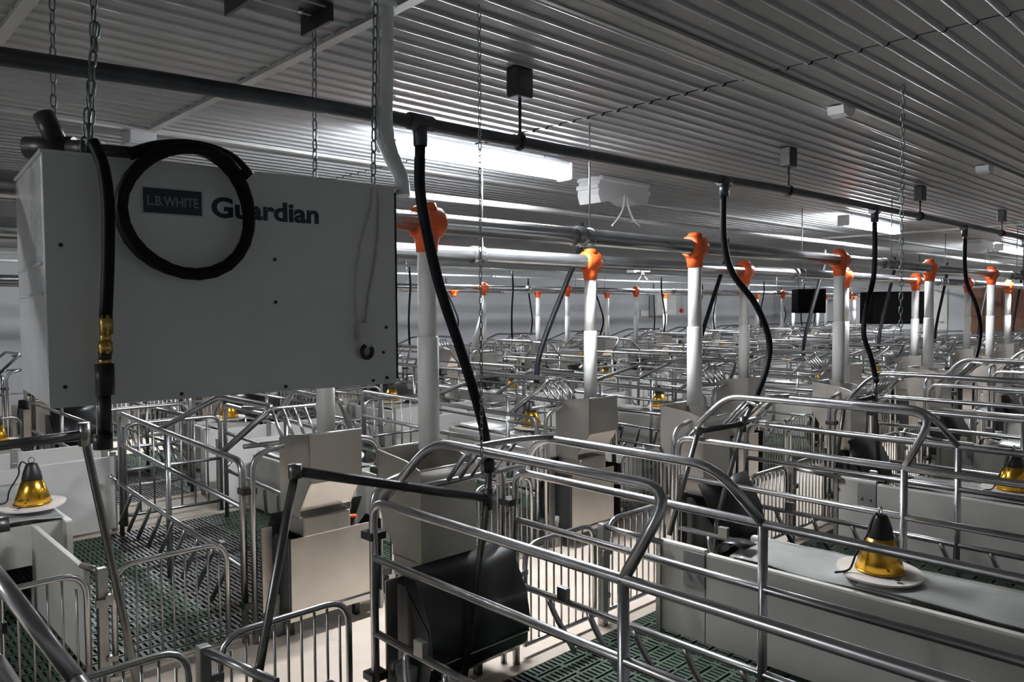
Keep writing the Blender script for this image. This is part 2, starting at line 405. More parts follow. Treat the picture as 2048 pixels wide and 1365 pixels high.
PC_OPEN = crate_proto(-1, True, (0.59, 0.73))
def feeder_proto(dr):
    T = lambda u, v, z: (u, dr*v, z); P = Proto()
    put = lambda a, b, e: T(e, a, b)
    u0, u1 = -0.155, 0.105
    hop = MB()                                                   # open-topped steel hopper, thin walls
    hop.sheet([(-0.235, 0.925), (-0.235, 0.71), (-0.14, 0.575)], 0.004, u0, u1, put, False)
    hop.sheet([(0.035, 0.88), (0.035, 0.54)], 0.004, u0, u1, put, False)
    for u in (u0, u1-0.004):
        hop.prism([(-0.235, 0.925), (-0.235, 0.71), (-0.14, 0.575), (-0.14, 0.54), (0.035, 0.54), (0.035, 0.88), (-0.05, 0.905)], u, u+0.004, put)
    hop.prism([(-0.14, 0.54), (0.035, 0.54), (0.035, 0.545), (-0.14, 0.545)], u0, u1, put)
    P.part('hopper', hop, 'stainless', [('hopper_rim', MB().tube([T(u0, -0.237, 0.925), T(u1, -0.237, 0.925)], 0.004, 6), 'galvanised'), ('hopper_rim', MB().tube([T(u0, 0.037, 0.88), T(u1, 0.037, 0.88)], 0.004, 6), 'galvanised')])
    P.part('dosing_box', MB().bbox(u0+0.012, u1-0.012, *sorted((dr*-0.155, dr*0.03)), 0.46, 0.545, 0.006), 'stainless')
    P.part('lever', MB().tube([T(u1-0.01, -0.10, 0.50), T(u1+0.045, -0.11, 0.495)], 0.008, 6), 'orange_plastic')
    # trough towards the sow
    tr = MB()
    line = [(0.035, 0.54), (0.075, 0.47), (0.135, 0.36), (0.155, 0.25), (0.13, 0.16), (0.06, 0.105), (-0.05, 0.095), (-0.13, 0.12)]
    tr.sheet(line, 0.006, -0.20, 0.275, put)
    for u in (-0.20, 0.269): tr.prism([(-0.13, 0.12), (-0.05, 0.095), (0.06, 0.105), (0.13, 0.16), (0.155, 0.25), (0.135, 0.33), (0.0, 0.46), (-0.13, 0.46)], u, u+0.006, put)
    P.part('trough', tr, 'trough_black', [('trough_rim', MB().tube([T(-0.2, 0.152, 0.21), T(0.275, 0.152, 0.21)], 0.004, 6), 'galvanised')])
    P.part('front_panel', MB().bbox(-0.20, 0.21, *sorted((dr*-0.125, dr*-0.117)), 0.085, 0.455, 0.002), 'stainless')
    P.part('side_plate', MB().bbox(-0.275, -0.225, *sorted((dr*-0.02, dr*-0.012)), 0.12, 0.50, 0.002), 'stainless')
    P.part('foot_tube', MB().lathe([(0.045, 0.0), (0.045, 0.14), (0.05, 0.15), (0.05, 0.19)], 14, T(-0.2, 0.02, 0.0)), 'pvc_grey')
    for u in (-0.16, 0.18): P.part('foot', MB().box(u-0.012, u+0.012, *sorted((dr*-0.06, dr*-0.03)), 0.0, 0.12), 'black_iron')
    return P
PF = {dr: feeder_proto(dr) for dr in (-1, 1)}

def drop_proto(z_top, z_bot, n):
    P = Proto(); h = z_top - z_bot
    outlet = MB().lathe([(0.041, -0.012), (0.044, 0.02), (0.054, 0.065), (0.058, 0.075)], n, (0, 0, z_top))
    outlet.lathe([(0.052, -0.062), (0.062, -0.05), (0.062, 0.05), (0.052, 0.062)], n, (0, 0, z_top+0.10), 'x')
    P.part('outlet', outlet, 'orange_plastic', [('outlet_cap', MB().lathe([(0.0001, 0.036), (0.034, 0.03), (0.046, 0.0)], n, (0, 0, z_top+0.145)), 'orange_plastic')])
    P.part('upper_tube', MB().lathe([(0.0365, -h*0.52), (0.0365, 0.0)], n, (0, 0, z_top)), 'pvc')
    P.part('lower_tube', MB().lathe([(0.041, 0.0), (0.041, h*0.56), (0.0375, h*0.565)], n, (0, 0, z_bot)), 'pvc')
    return P

def gate_proto(W, n, near):
    """low barred gate: W wide, standing along X"""
    P = Proto(); H = 0.475
    P.part('gate_frame', MB().tube(fillet([(0.012, 0, 0.045), (0.012, 0, H), (W-0.012, 0, H), (W-0.012, 0, 0.045)], 0.09, 5) , 0.0115, 8), 'galvanised')
    P.part('bottom_bar', MB().tube([(0.012, 0, 0.05), (W-0.012, 0, 0.05)], 0.01, 8), 'galvanised')
    zs = lambda x: H - (0.05 if (x < 0.06 or x > W-0.06) else 0.0)
    if near:
        for i in range(1, n):
            x = W*i/n; P.part('gate_bar', MB().tube([(x, 0, 0.05), (x, 0, zs(x))], 0.0045, 6), 'galvanised_thin')
        for z in (0.12, 0.36): P.part('hinge', MB().bbox(-0.02, 0.02, -0.014, 0.014, z-0.012, z+0.012, 0.003), 'galvanised_thin')
    else:
        mb = MB()
        for i in range(1, n): mb.tube([(W*i/n, 0, 0.05), (W*i/n, 0, zs(W*i/n))], 0.0045, 4)
        P.part('gate_bars', mb, 'galvanised_thin')
    return P
PGT = {True: gate_proto(0.47, 10, True), False: gate_proto(0.47, 10, False)}

def creep_proto(dr):
    """piglet shelter: two side boards, end boards and a loose plastic lid; v runs towards the tail"""
    P = Proto(); T = lambda u, v, z: (u, dr*v, z)
    yb = lambda a, b: sorted((dr*a, dr*b)); Z = 0.405
    W = 0.37
    for u, nm in ((0.0, 'side_board'), (W, 'side_board')):
        P.part(nm, MB().bbox(u-0.014, u+0.014, *yb(0.24, 1.92), 0.02, Z, 0.003), 'panel_grey', [('board_edge', MB().box(u-0.0145, u+0.0145, *yb(0.245, 1.915), Z-0.004, Z+0.006), 'panel_edge')])
    P.part('front_board', MB().bbox(-0.014, 0.014, *yb(0.0, 0.237), 0.02, Z+0.012, 0.003), 'panel_grey', [('board_edge', MB().box(-0.0145, 0.0145, *yb(0.003, 0.232), Z+0.008, Z+0.018), 'panel_edge')])
    P.part('corner_post', MB().box(-0.022, 0.016, *yb(-0.012, 0.012), 0.0, Z+0.005), 'galvanised_thin')
    P.part('joint_plate', MB().bbox(-0.019, -0.014, *yb(0.13, 0.237), Z-0.15, Z, 0.002), 'plate_grey')
    for v in (0.155, 0.205): P.part('bolt', MB().lathe([(0.0001, -0.03), (0.007, -0.028), (0.007, -0.018)], 8, T(0, v, Z-0.09), 'x'), 'galvanised_thin')
    P.part('bolt', MB().lathe([(0.0001, -0.036), (0.006, -0.034), (0.006, -0.022)], 8, T(0, 0.012, Z-0.05), 'x'), 'galvanised_thin')
    P.part('end_board', MB().bbox(0.0, W, *yb(1.92, 1.95), 0.02, Z, 0.003), 'panel_grey')
    P.part('entry_board', MB().bbox(0.014, W-0.014, *yb(0.36, 0.38), 0.2, Z, 0.003), 'panel_grey')
    rnd = random.Random(5)
    def lid(v0, v1, zz, amp):
        mb = MB(); nu, nv = 8, 12; v = []
        for j in range(nv+1):
            for i in range(nu+1):
                a, b = i/nu, j/nv
                z = zz + amp*(sin(a*pi)*0.8 + 0.35*sin(b*9+a*4) + rnd.uniform(-.12, .12))
                v.append(T(0.010+a*(W-0.020), v0+(v1-v0)*b, z))
        n = len(v); v += [(p[0], p[1], p[2]-0.004) for p in v]
        f = [(j*(nu+1)+i, j*(nu+1)+i+1, (j+1)*(nu+1)+i+1, (j+1)*(nu+1)+i) for j in range(nv) for i in range(nu)]
        f += [tuple(n+q for q in g[::-1]) for g in f]
        rim = [i for i in range(nu+1)] + [(j+1)*(nu+1)-1 for j in range(1, nv+1)] + [nv*(nu+1)+i for i in range(nu-1, -1, -1)] + [j*(nu+1) for j in range(nv-1, 0, -1)]
        f += [(rim[i], rim[(i+1) % len(rim)], n+rim[(i+1) % len(rim)], n+rim[i]) for i in range(len(rim))]
        return mb.add(v, f, True)
    P.part('lid_sheet', lid(0.34, 1.05, Z+0.016, 0.012), 'lid_plastic')
    P.part('lid_sheet', lid(0.86, 1.90, Z+0.028, 0.010), 'lid_plastic')
    fl = MB().sheet([(0.27, Z+0.0), (0.275, Z+0.03), (0.30, Z+0.055), (0.345, Z+0.06), (0.40, Z+0.05)], 0.006, 0.02, 0.12, lambda a, b, e: T(e, a, b))
    P.part('creep_flap', fl, 'trough_black')
    return P
PCR = {dr: creep_proto(dr) for dr in (-1, 1)}

def lamp_proto(n=24):
    P = Proto()
    d = MB(); R = 0.152; pts = []
    for k in range(40):
        a = 2*pi*k/40; rr = R*(1+0.012*sin(5*a+1)); pts.append((rr*cos(a), rr*sin(a)))
    d.prism(pts, 0.0, 0.007, lambda a, b, e: (a, b, e+0.006*sin(6*a+b*9)))
    P.part('disc', d, 'disc_white', [('disc_hole', MB().lathe([(0.0001, 0.0085), (0.011, 0.0085), (0.011, 0.0065)], 10, (-0.078, -0.090, 0.004)), 'gap_dark')])
    sh = MB().lathe([(0.085, 0.012), (0.087, 0.014), (0.063, 0.09), (0.047, 0.132), (0.042, 0.135)], n)
    P.part('shade', sh, 'gold', [('shade_rim', MB().tube([(0.087*cos(2*pi*k/n), 0.087*sin(2*pi*k/n), 0.013) for k in range(n)], 0.0025, 6, closed=True), 'gold')])
    P.part('socket', MB().lathe([(0.047, 0.128), (0.048, 0.137), (0.041, 0.172), (0.029, 0.206), (0.024, 0.217), (0.010, 0.222)], 16), 'black_plastic')
    P.part('hanger_ring', MB().tube([(0.014*cos(2*pi*k/12), 0.0, 0.233+0.014*sin(2*pi*k/12)) for k in range(12)], 0.003, 6, closed=True), 'galvanised')
    P.part('cord', MB().tube(spline([(-0.016, 0.0, 0.212), (-0.042, 0.0, 0.23), (-0.054, 0.01, 0.20), (-0.056, 0.02, 0.16), (-0.092, 0.05, 0.08), (-0.105, 0.07, 0.018), (-0.16, 0.10, 0.012)], 5), 0.0042, 6), 'black_plastic')
    return P
PL = lamp_proto()

def hose(pts, r, label, group, material='rubber'):
    root = thing('water_hose', label, 'hose', pts[0], 0, group)
    q = [Vector(p)-Vector(pts[0]) for p in pts]
    link('hose', MB().tube(spline(q, 6), r, 10), material, root)
    link('hose_clamp', MB().tube([q[0]+Vector((0, 0, 0.06)), q[0]-Vector((0, 0, 0.03))], r*0.8, 10), 'black_iron', root)
    e = (q[-1]-q[-2]).normalized()
    link('hose_clamp', MB().tube([q[-1]-e*0.035, q[-1]+e*0.012], r*1.15, 10), 'black_iron', root)
    return root

# ------------------------------------------------------------------ heater hanging in the foreground
HP0 = Vector((0.40, 1.835, 0)); HAX = Vector((0.838, -0.075, 0)).normalized(); HN = Vector((0.075, 0.838, 0)).normalized()
HROT = math.atan2(-0.075, 0.838)
ZB, ZTOP, HW, HD = 1.258, 1.790, 0.843, 0.455
heater = thing('gas_heater', 'large grey box heater hung on chains at upper left, black hose looped in front', 'heater', (0.40, 1.835, ZB), HROT)
HH = ZTOP-ZB
link('cabinet', MB().bbox(0.006, HW, 0.004, HD, 0.0, HH, 0.006), 'heater_paint', heater)
link('front_panel', MB().bbox(0.0, HW-0.012, -0.004, 0.004, -0.002, HH+0.002, 0.002), 'heater_paint', heater)
link('end_panel', MB().bbox(-0.001, 0.006, 0.004, HD, 0.004, HH-0.004, 0.002), 'heater_end', heater)
for z in (0.30, 0.235): link('end_rib', MB().bbox(-0.006, 0.0, 0.02, HD-0.02, z, z+0.008, 0.002), 'heater_end', heater)
link('top_flange', MB().bbox(-0.004, HW+0.004, -0.006, HD, HH, HH+0.008, 0.002), 'heater_paint', heater)
for a, z in ((0.491, 1.48), (0.491, 1.585), (0.80, 1.411), (0.79, 1.343), (0.80, 1.273), (0.758, 1.268), (0.513, 1.268), (0.264, 1.268), (0.03, 1.60), (0.03, 1.30)):
    link('screw', MB().lathe([(0.0001, -0.0085), (0.004, -0.008), (0.0045, -0.003)], 8, (a, 0, z-ZB), 'y'), 'black_iron', heater)
link('side_seam', MB().box(HW-0.011, HW-0.005, -0.001, 0.006, 0.01, HH-0.01), 'gap_dark', heater)
# badge and lettering on the front
badge = link('badge', MB().bbox(0.188, 0.322, -0.0065, -0.004, 0.419, 0.481, 0.001), 'badge_line', heater)
link('badge_field', MB().bbox(0.192, 0.318, -0.0078, -0.0065, 0.4225, 0.4775, 0.0006), 'badge_navy', badge)
def lettering(name, body, x, z, size, material, parent, width, bold=0.0, dep=0.0):
    c = bpy.data.curves.new(name, 'FONT'); c.body = body; c.size = size; c.extrude = 0.0004; c.offset = bold
    o = bpy.data.objects.new(name, c); COL.objects.link(o); o.parent = parent
    bpy.context.view_layer.update()
    me = bpy.data.meshes.new_from_object(o.evaluated_get(bpy.context.evaluated_depsgraph_get()))
    bpy.data.objects.remove(o, do_unlink=True)
    x0 = min(p.co.x for p in me.vertices); x1 = max(p.co.x for p in me.vertices)
    for p in me.vertices: p.co.x = (p.co.x-x0)*width/(x1-x0)
    me.materials.clear()
    return link(name, me, material, parent, (x, -dep, z), (pi/2, 0, 0))
lettering('badge_lettering', 'L.B.WHITE', 0.200, 0.4395, 0.030, 'letter_grey', badge, 0.111, 0.0006, 0.0082)
lettering('name_lettering', 'Guardian', 0.341, 0.424, 0.064, 'badge_navy', heater, 0.268, 0.0022, 0.0045)

# gas hose: coil over the heater front, drop hose with brass fittings
H = lambda a, n, z: tuple(HP0 + HAX*a - HN*n + Vector((0, 0, z)))
gh = thing('gas_hose', 'thick black gas hose coiled in a ring over the grey heater', 'hose', H(0.29, 0.04, 1.80))
def local(root, pts): return [Vector(p)-root.location for p in pts]
coil = []
for k in range(0, 58):
    a = -2*pi*k/26 + pi*0.62
    rr = 0.138 + 0.004*sin(k*0.7)
    coil.append(H(0.277+rr*cos(a), 0.045+0.022*k/57+0.006*sin(a), 1.682+rr*1.02*sin(a)))
link('coil', MB().tube(local(gh, coil), 0.0135, 10), 'rubber', gh)
link('lead_hose', MB().tube(local(gh, spline([H(0.16, 0.03, 1.80), H(0.22, 0.05, 1.822), H(0.30, 0.045, 1.832), H(0.37, 0.05, 1.815), H(0.415, 0.055, 1.775)], 6)), 0.0135, 10), 'rubber', gh)
link('lead_pipe', MB().tube(local(gh, [H(0.10, 0.0, 1.808), H(0.20, 0.03, 1.806)]), 0.013, 10), 'black_iron', gh)
gd = thing('gas_drop_hose', 'straight black gas hose with brass fittings hanging at heater left corner', 'hose', H(0.10, 0.07, 1.81))
link('hose', MB().tube(local(gd, spline([H(0.088, 0.05, 1.815), H(0.101, 0.075, 1.76), H(0.107, 0.08, 1.68), H(0.104, 0.08, 1.56), H(0.097, 0.08, 1.445)], 6)), 0.0125, 10), 'rubber', gd)
def hz(r, z0, z1, nm, mt, n=12):
    a = 0.097+(z0-1.445)*0.05
    link(nm, MB().tube(local(gd, [H(a, 0.08, z0), H(a, 0.08, z1)]), r, n), mt, gd)
hz(0.0135, 1.452, 1.412, 'brass_fitting', 'brass', 6); hz(0.011, 1.414, 1.395, 'brass_fitting', 'brass'); hz(0.0145, 1.397, 1.372, 'brass_fitting', 'brass', 6)
hz(0.013, 1.374, 1.36, 'nipple', 'black_iron'); hz(0.0125, 1.362, 1.347, 'brass_fitting', 'brass', 6)
hz(0.0185, 1.35, 1.285, 'coupling', 'black_iron', 14); hz(0.0135, 1.287, 1.20, 'pipe_nipple', 'black_iron', 14); hz(0.019, 1.203, 1.172, 'pipe_cap', 'black_iron', 14)
rg = thing('gas_regulator', 'black iron gas fittings on the heater top left corner', 'fitting', H(0.05, -0.12, 1.80))
link('body', MB().tube(local(rg, [H(-0.01, -0.14, 1.822), H(0.075, -0.08, 1.822)]), 0.024, 14), 'black_iron', rg)
link('elbow', MB().tube(local(rg, [H(0.045, -0.10, 1.83), H(0.022, -0.12, 1.895)]), 0.022, 14), 'black_iron', rg)
link('valve', MB().tube(local(rg, [H(0.06, -0.05, 1.815), H(0.115, 0.0, 1.81)]), 0.018, 12), 'black_iron', rg)
link('valve_nut', MB().tube(local(rg, [H(0.085, 0.02, 1.822), H(0.10, 0.03, 1.81)]), 0.012, 6), 'galvanised', rg)
# power cord and plug
pc = thing('power_cord', 'pale power cord with plug hanging on the heater front, right side', 'cord', H(0.75, 0.01, 1.76))
link('cord', MB().tube(local(pc, spline([H(0.766, 0.0, 1.79), H(0.757, 0.012, 1.73), H(0.722, 0.014, 1.62), H(0.708, 0.014, 1.50), H(0.715, 0.014, 1.425)], 6)), 0.004, 8), 'cord_white', pc)
link('cord', MB().tube(local(pc, spline([H(0.735, 0.014, 1.425), H(0.748, 0.012, 1.50), H(0.772, 0.012, 1.62), H(0.782, 0.01, 1.72), H(0.78, 0.0, 1.79)], 6)), 0.004, 8), 'cord_white', pc)
q = Vector(H(0.725, 0.02, 1.40))-pc.location
link('plug', MB().bbox(q.x-0.019, q.x+0.019, q.y-0.013, q.y+0.013, q.z-0.025, q.z+0.025, 0.006), 'cord_white', pc)
link('plug_ring', MB().tube(local(pc, [H(0.733+0.015*cos(a), 0.02, 1.348+0.017*sin(a)) for a in [pi*0.62+2*pi*0.8*i/14 for i in range(15)]]), 0.0062, 8), 'black_plastic', pc)
# chains
LK = MB().tube([(0.007*cos(2*pi*k/12), 0, 0.0115*sin(2*pi*k/12)+(0.006 if sin(2*pi*k/12) > 0 else -0.006)) for k in range(12)], 0.0024, 5, closed=True).mesh('chain_link')
LK.materials.append(MATS['chain_steel'])
def chain(p0, p1, label, group='heater chains', sc=1.0):
    root = thing('chain', label, 'chain', p1, 0, group)
    a, b = Vector(p0), Vector(p1); L = (a-b).length; n = max(2, int(L/(0.0295*sc)))
    dirv = (a-b).normalized(); base = dirv.to_track_quat('Z', 'X').to_euler()
    for i in range(n):
        o = bpy.data.objects.new('chain_link', LK); COL.objects.link(o); o.parent = root
        o.location = (a-b)*((i+0.5)/n); o.rotation_euler = (base.x, base.y, base.z+(pi/2)*(i % 2)+0.3); o.scale = (sc, sc, sc)
    return root
chain((0.508, 1.80, CEIL), (0.492, 1.83, 1.80), 'steel chain at the heater front left corner')
chain((0.512, 1.83, 2.08), (0.478, 1.83, 1.80), 'short doubled chain strand beside the front left heater chain')
chain((0.527, 2.25, CEIL), (0.519, 2.25, 1.80), 'steel chain at the heater back left corner')
chain((1.213, 2.15, CEIL), (1.206, 2.15, 1.80), 'steel chain at the heater back right corner')
chain((1.198, 1.79, CEIL), (1.181, 1.79, 1.797), 'steel chain at the heater front right corner')
chain((1.459, 1.663, CEIL), (1.47, 1.68, 0.98), 'long thin chain hanging from the ceiling right of the heater', 'ceiling chains', 0.62)
chain((3.197, 1.143, CEIL), (3.21, 1.143, 1.35), 'thin chain hanging alone on the right, under the ceiling trim', 'ceiling chains', 0.9)
# air duct at the heater's right corner
ad = thing('air_duct', 'clear grey plastic air tube from the ceiling to the heater right corner', 'tube', (1.23, 1.80, 1.77))
dp = spline([(1.232, 1.80, CEIL), (1.230, 1.80, 2.15), (1.224, 1.80, 1.97), (1.240, 1.79, 1.89), (1.262, 1.775, 1.83), (1.262, 1.765, 1.775)], 8)
link('tube', MB().tube([Vector(p)-ad.location for p in dp], [0.0265 if i < 18 else 0.0265-0.006*min(1, (i-18)/10) for i in range(len(dp))], 16), 'duct_plastic', ad)
link('collar', MB().lathe([(0.034, -0.03), (0.036, -0.02), (0.036, 0.0)], 16, (0.002, 0, CEIL-1.77)), 'duct_plastic', ad)
for i, z in enumerate((2.2, 2.05, 1.93)): link('fold', MB().tube([(0.0285*cos(2*pi*k/14), 0.0285*sin(2*pi*k/14), z-1.77+0.004*sin(3*k)) for k in range(14)], 0.0018, 5, closed=True), 'duct_plastic', ad)
# bracket on the ceiling above the heater
cb = thing('ceiling_bracket', 'dark metal channel bracket on the ceiling above the heater', 'bracket', (1.02, 2.0, CEIL))
link('channel', MB().prism([(-0.11, 0), (-0.11, -0.05), (-0.10, -0.05), (-0.10, -0.006), (0.12, -0.006), (0.12, -0.05), (0.13, -0.05), (0.13, 0)], -0.07, 0.10, lambda a, b, e: (a, e, b)), 'black_iron', cb)
for x in (-0.06, 0.08): link('bolt', MB().lathe([(0.0001, -0.016), (0.008, -0.014), (0.008, -0.006)], 8, (x, 0.02, 0)), 'galvanised', cb)
jb = thing('junction_box', 'small grey box on the ceiling beyond the hose coil', 'box', (1.255, 3.88, CEIL))
link('box', MB().bbox(-0.06, 0.06, -0.06, 0.06, -0.07, 0, 0.006), 'wall_grey', jb); link('cover', MB().bbox(-0.064, 0.064, -0.064, 0.064, -0.078, -0.068, 0.003), 'wall_grey', jb)

# ------------------------------------------------------------------ lights, inlets and pipes under the ceiling
def lamp_fixture(x, y, label):
    root = thing('strip_light', label, 'light', (x, y, CEIL), 0, 'ceiling strip lights')
    link('housing', MB().bbox(-0.62, 0.62, -0.05, 0.05, -0.075, -0.03, 0.012), 'inlet_white', root)
    prof = [(0.055*cos(a), -0.075+0.055*sin(a)) for a in [pi + pi*i/8 for i in range(9)]]
    link('diffuser', MB().prism(prof, -0.605, 0.605, lambda a, b, e: (e, a, b), True), 'lamp_glow', root)
    for s in (-1, 1):
        link('end_cap', MB().bbox(s*0.615-0.012, s*0.615+0.012, -0.056, 0.056, -0.131, -0.03, 0.01), 'inlet_white', root)
        link('hanger', MB().tube([(s*0.45, 0, -0.03), (s*0.45, 0, 0)], 0.006, 6), 'galvanised', root)
    return root
LX = [-2.3, 2.66, 7.62, 12.5, 17.4, 22.0]
LN = {2.66: 'long glowing strip light on the ceiling right of the heater', 7.62: 'glowing strip light, second from the heater, on the right', 12.5: 'small distant strip light near the right edge', 17.4: 'strip light farther off beyond the right edge', 22.0: 'strip light at the far end wall, out at right', -2.3: 'strip light behind the camera at left'}
for x in LX: lamp_fixture(x, 3.0, LN[x])
for i, x in enumerate((2.66, 7.62, 12.5, 17.4, 22.0)): lamp_fixture(x, 8.82, 'strip light over the far head walkway, %s from the left' % ORD[i])

def inlet(x, y, label):
    root = thing('air_inlet', label, 'air inlet', (x, y, CEIL), 0, 'ceiling air inlets')
    link('frame', MB().bbox(-0.26, 0.26, -0.11, 0.11, -0.03, 0, 0.006), 'inlet_white', root)
    put = lambda a, b, e: (a, e, b)
    for s in (-1, 1):
        prof = [(0.0, -0.10), (s*0.06, -0.125), (s*0.13, -0.15), (s*0.20, -0.165 if s < 0 else -0.15), (s*0.25, -0.175 if s < 0 else -0.14), (s*0.275, -0.12 if s < 0 else -0.08), (s*0.26, -0.03), (0.0, -0.03)]
        link('flap', MB().prism(prof, -0.09, 0.09, put), 'inlet_white', root)
        link('flap_lip', MB().bbox(*sorted((s*0.255, s*0.285)), -0.095, 0.095, -0.085, -0.055, 0.006), 'inlet_white', root)
        link('pull_rod', MB().tube(spline([(s*0.008, -0.095, -0.10), (s*0.03, -0.10, -0.19), (s*0.085, -0.10, -0.265), (s*0.15, -0.10, -0.30 if s > 0 else -0.32)], 5), 0.006, 8), 'inlet_white', root)
    return root
inlet(4.12, 3.32, 'white winged air inlet on the ceiling beside the near strip light')
inlet(11.4, 3.10, 'dark winged air inlet before the distant strip light on the right')
inlet(12.3, 9.3, 'far white air inlet seen low under the ceiling mid picture')
inlet(6.2, 9.3, 'far air inlet above the third row, left of middle')

def run_pipe(name, label, cat, pts, r, material, section=3.66, n=12, joint=1.18):
    """a long straight pipe built from lengths with couplings"""
    root = thing(name, label, cat, pts[0], 0)
    P = [Vector(p)-Vector(pts[0]) for p in pts]
    for a, b in zip(P[:-1], P[1:]):
        L = (b-a).length; k = max(1, round(L/section))
        for i in range(k): link('pipe_length', MB().tube([a+(b-a)*(i/k), a+(b-a)*((i+1)/k)], r, n), material, root)
        for i in range(1, k):
            c = a+(b-a)*(i/k); e = (b-a).normalized()*0.03
            link('coupling', MB().tube([c-e, c+e], r*joint, n), material, root)
    return root
FL = {1: 'grey feed pipe with orange outlets over the nearest row', 2: 'grey feed pipe with orange outlets over the second row', 3: 'distant grey feed pipe over the third row', 4: 'distant grey feed pipe over the fourth row'}
for row in (1, 2, 3, 4):
    z = ZT[row]+0.10
    root = run_pipe('feed_pipe', FL[row], 'pipe', [(-0.9 if row < 3 else 0.6, YT[row], z), (XEND-0.1, YT[row], z)], 0.040, 'grey_pipe')
    x = X0[row]+0.95
    while x < XEND-0.5:
        p = Vector((x, YT[row], z))-root.location
        link('hanger_wire', MB().tube([p+Vector((0, 0, 0.04)), p+Vector((0, 0, CEIL-z))], 0.004, 5), 'galvanised_thin', root)
        link('hanger_strap', MB().tube([p+Vector((0, 0.043*cos(2*pi*k/12), 0.043*sin(2*pi*k/12))) for k in range(12)], 0.005, 5, closed=True), 'galvanised_thin', root)
        x += S*2
# water lines: dark pipe in front of the nearest row, pale pipes for the others
wp = thing('water_pipe', 'dark water pipe crossing the picture under the ceiling from upper left', 'pipe', (-0.6, 2.0, 2.0))
pts = [(-0.6, 2.0, 1.985), (0.36, 2.0, 2.018), (0.77, 2.0, 2.036), (1.5, 2.0, 2.055), (2.9, 2.0, 2.068), (3.93, 2.0, 2.088), (5.92, 2.0, 2.105), (8.5, 2.0, 2.115), (13.0, 2.0, 2.12), (XEND-0.2, 2.0, 2.12)]
link('pipe', MB().tube([Vector(p)-wp.location for p in spline(pts, 4)], 0.0215, 12), 'dark_pipe', wp)
for x, z in ((1.946, 2.06), (3.97, 2.088), (5.95, 2.105), (8.0, 2.112), (10.0, 2.117)):
    p = Vector((x, 2.0, z))-wp.location
    h = link('hanger_block', MB().bbox(p.x-0.04, p.x+0.04, p.y-0.03, p.y+0.03, CEIL-0.105-2.0, CEIL-2.0, 0.006), 'black_iron', wp)
    link('hanger_rod', MB().tube([p+Vector((0, 0, 0.02)), (p.x, p.y, CEIL-2.1)], 0.006, 6), 'black_iron', wp)
    link('pipe_clamp', MB().tube([p+Vector((0, 0.026*cos(2*pi*k/12), 0.026*sin(2*pi*k/12))) for k in range(12)], 0.007, 6, closed=True), 'black_iron', wp)
for k in range(0, 5):
    x = 1.50+1.82*k
    p = Vector((x, 2.0, 2.057+0.012*min(k, 4)))-wp.location
    link('tee', MB().tube([p-Vector((0.045, 0, 0)), p+Vector((0.045, 0, 0))], 0.027, 10).tube([p, p-Vector((0, 0, 0.075))], 0.0235, 10), 'dark_pipe', wp)
run_pipe('water_line', 'thin pale water line over the second row, beneath the strip lights', 'pipe', [(0.9, 3.42, 2.075), (8, 3.42, 2.11), (XEND-0.2, 3.42, 2.12)], 0.019, 'pale_pipe')
run_pipe('water_line', 'thin pale water line far over the third row', 'pipe', [(1.0, 8.1, 2.02), (XEND-0.2, 8.1, 2.02)], 0.016, 'pale_pipe')
run_pipe('water_line', 'thin pale water line farthest back over the fourth row', 'pipe', [(1.0, 9.55, 2.0), (XEND-0.2, 9.55, 2.0)], 0.016, 'pale_pipe')
run_pipe('cross_conduit', 'pale conduit crossing under the ceiling beside the right edge', 'pipe', [(9.2, 1.6, CEIL-0.03), (9.2, 4.6, CEIL-0.03)], 0.014, 'pale_pipe')
for (x, y, lb) in ((3.31, 1.435, 'small white clip bracket on the ceiling trim, nearer one'), (5.35, 1.435, 'small white clip bracket on the ceiling trim, farther one')):
    br = thing('ceiling_clip', lb, 'bracket', (x, y, CEIL))
    link('clip_wing', MB().prism([(-0.055, -0.012), (-0.048, -0.045), (0.0, -0.052), (0.0, -0.012)], -0.035, 0.035, lambda a, b, e: (a, e, b)), 'inlet_white', br)
    link('clip_wing', MB().prism([(0.004, -0.012), (0.004, -0.052), (0.05, -0.036), (0.062, -0.012)], -0.035, 0.035, lambda a, b, e: (a, e, b)), 'inlet_white', br)

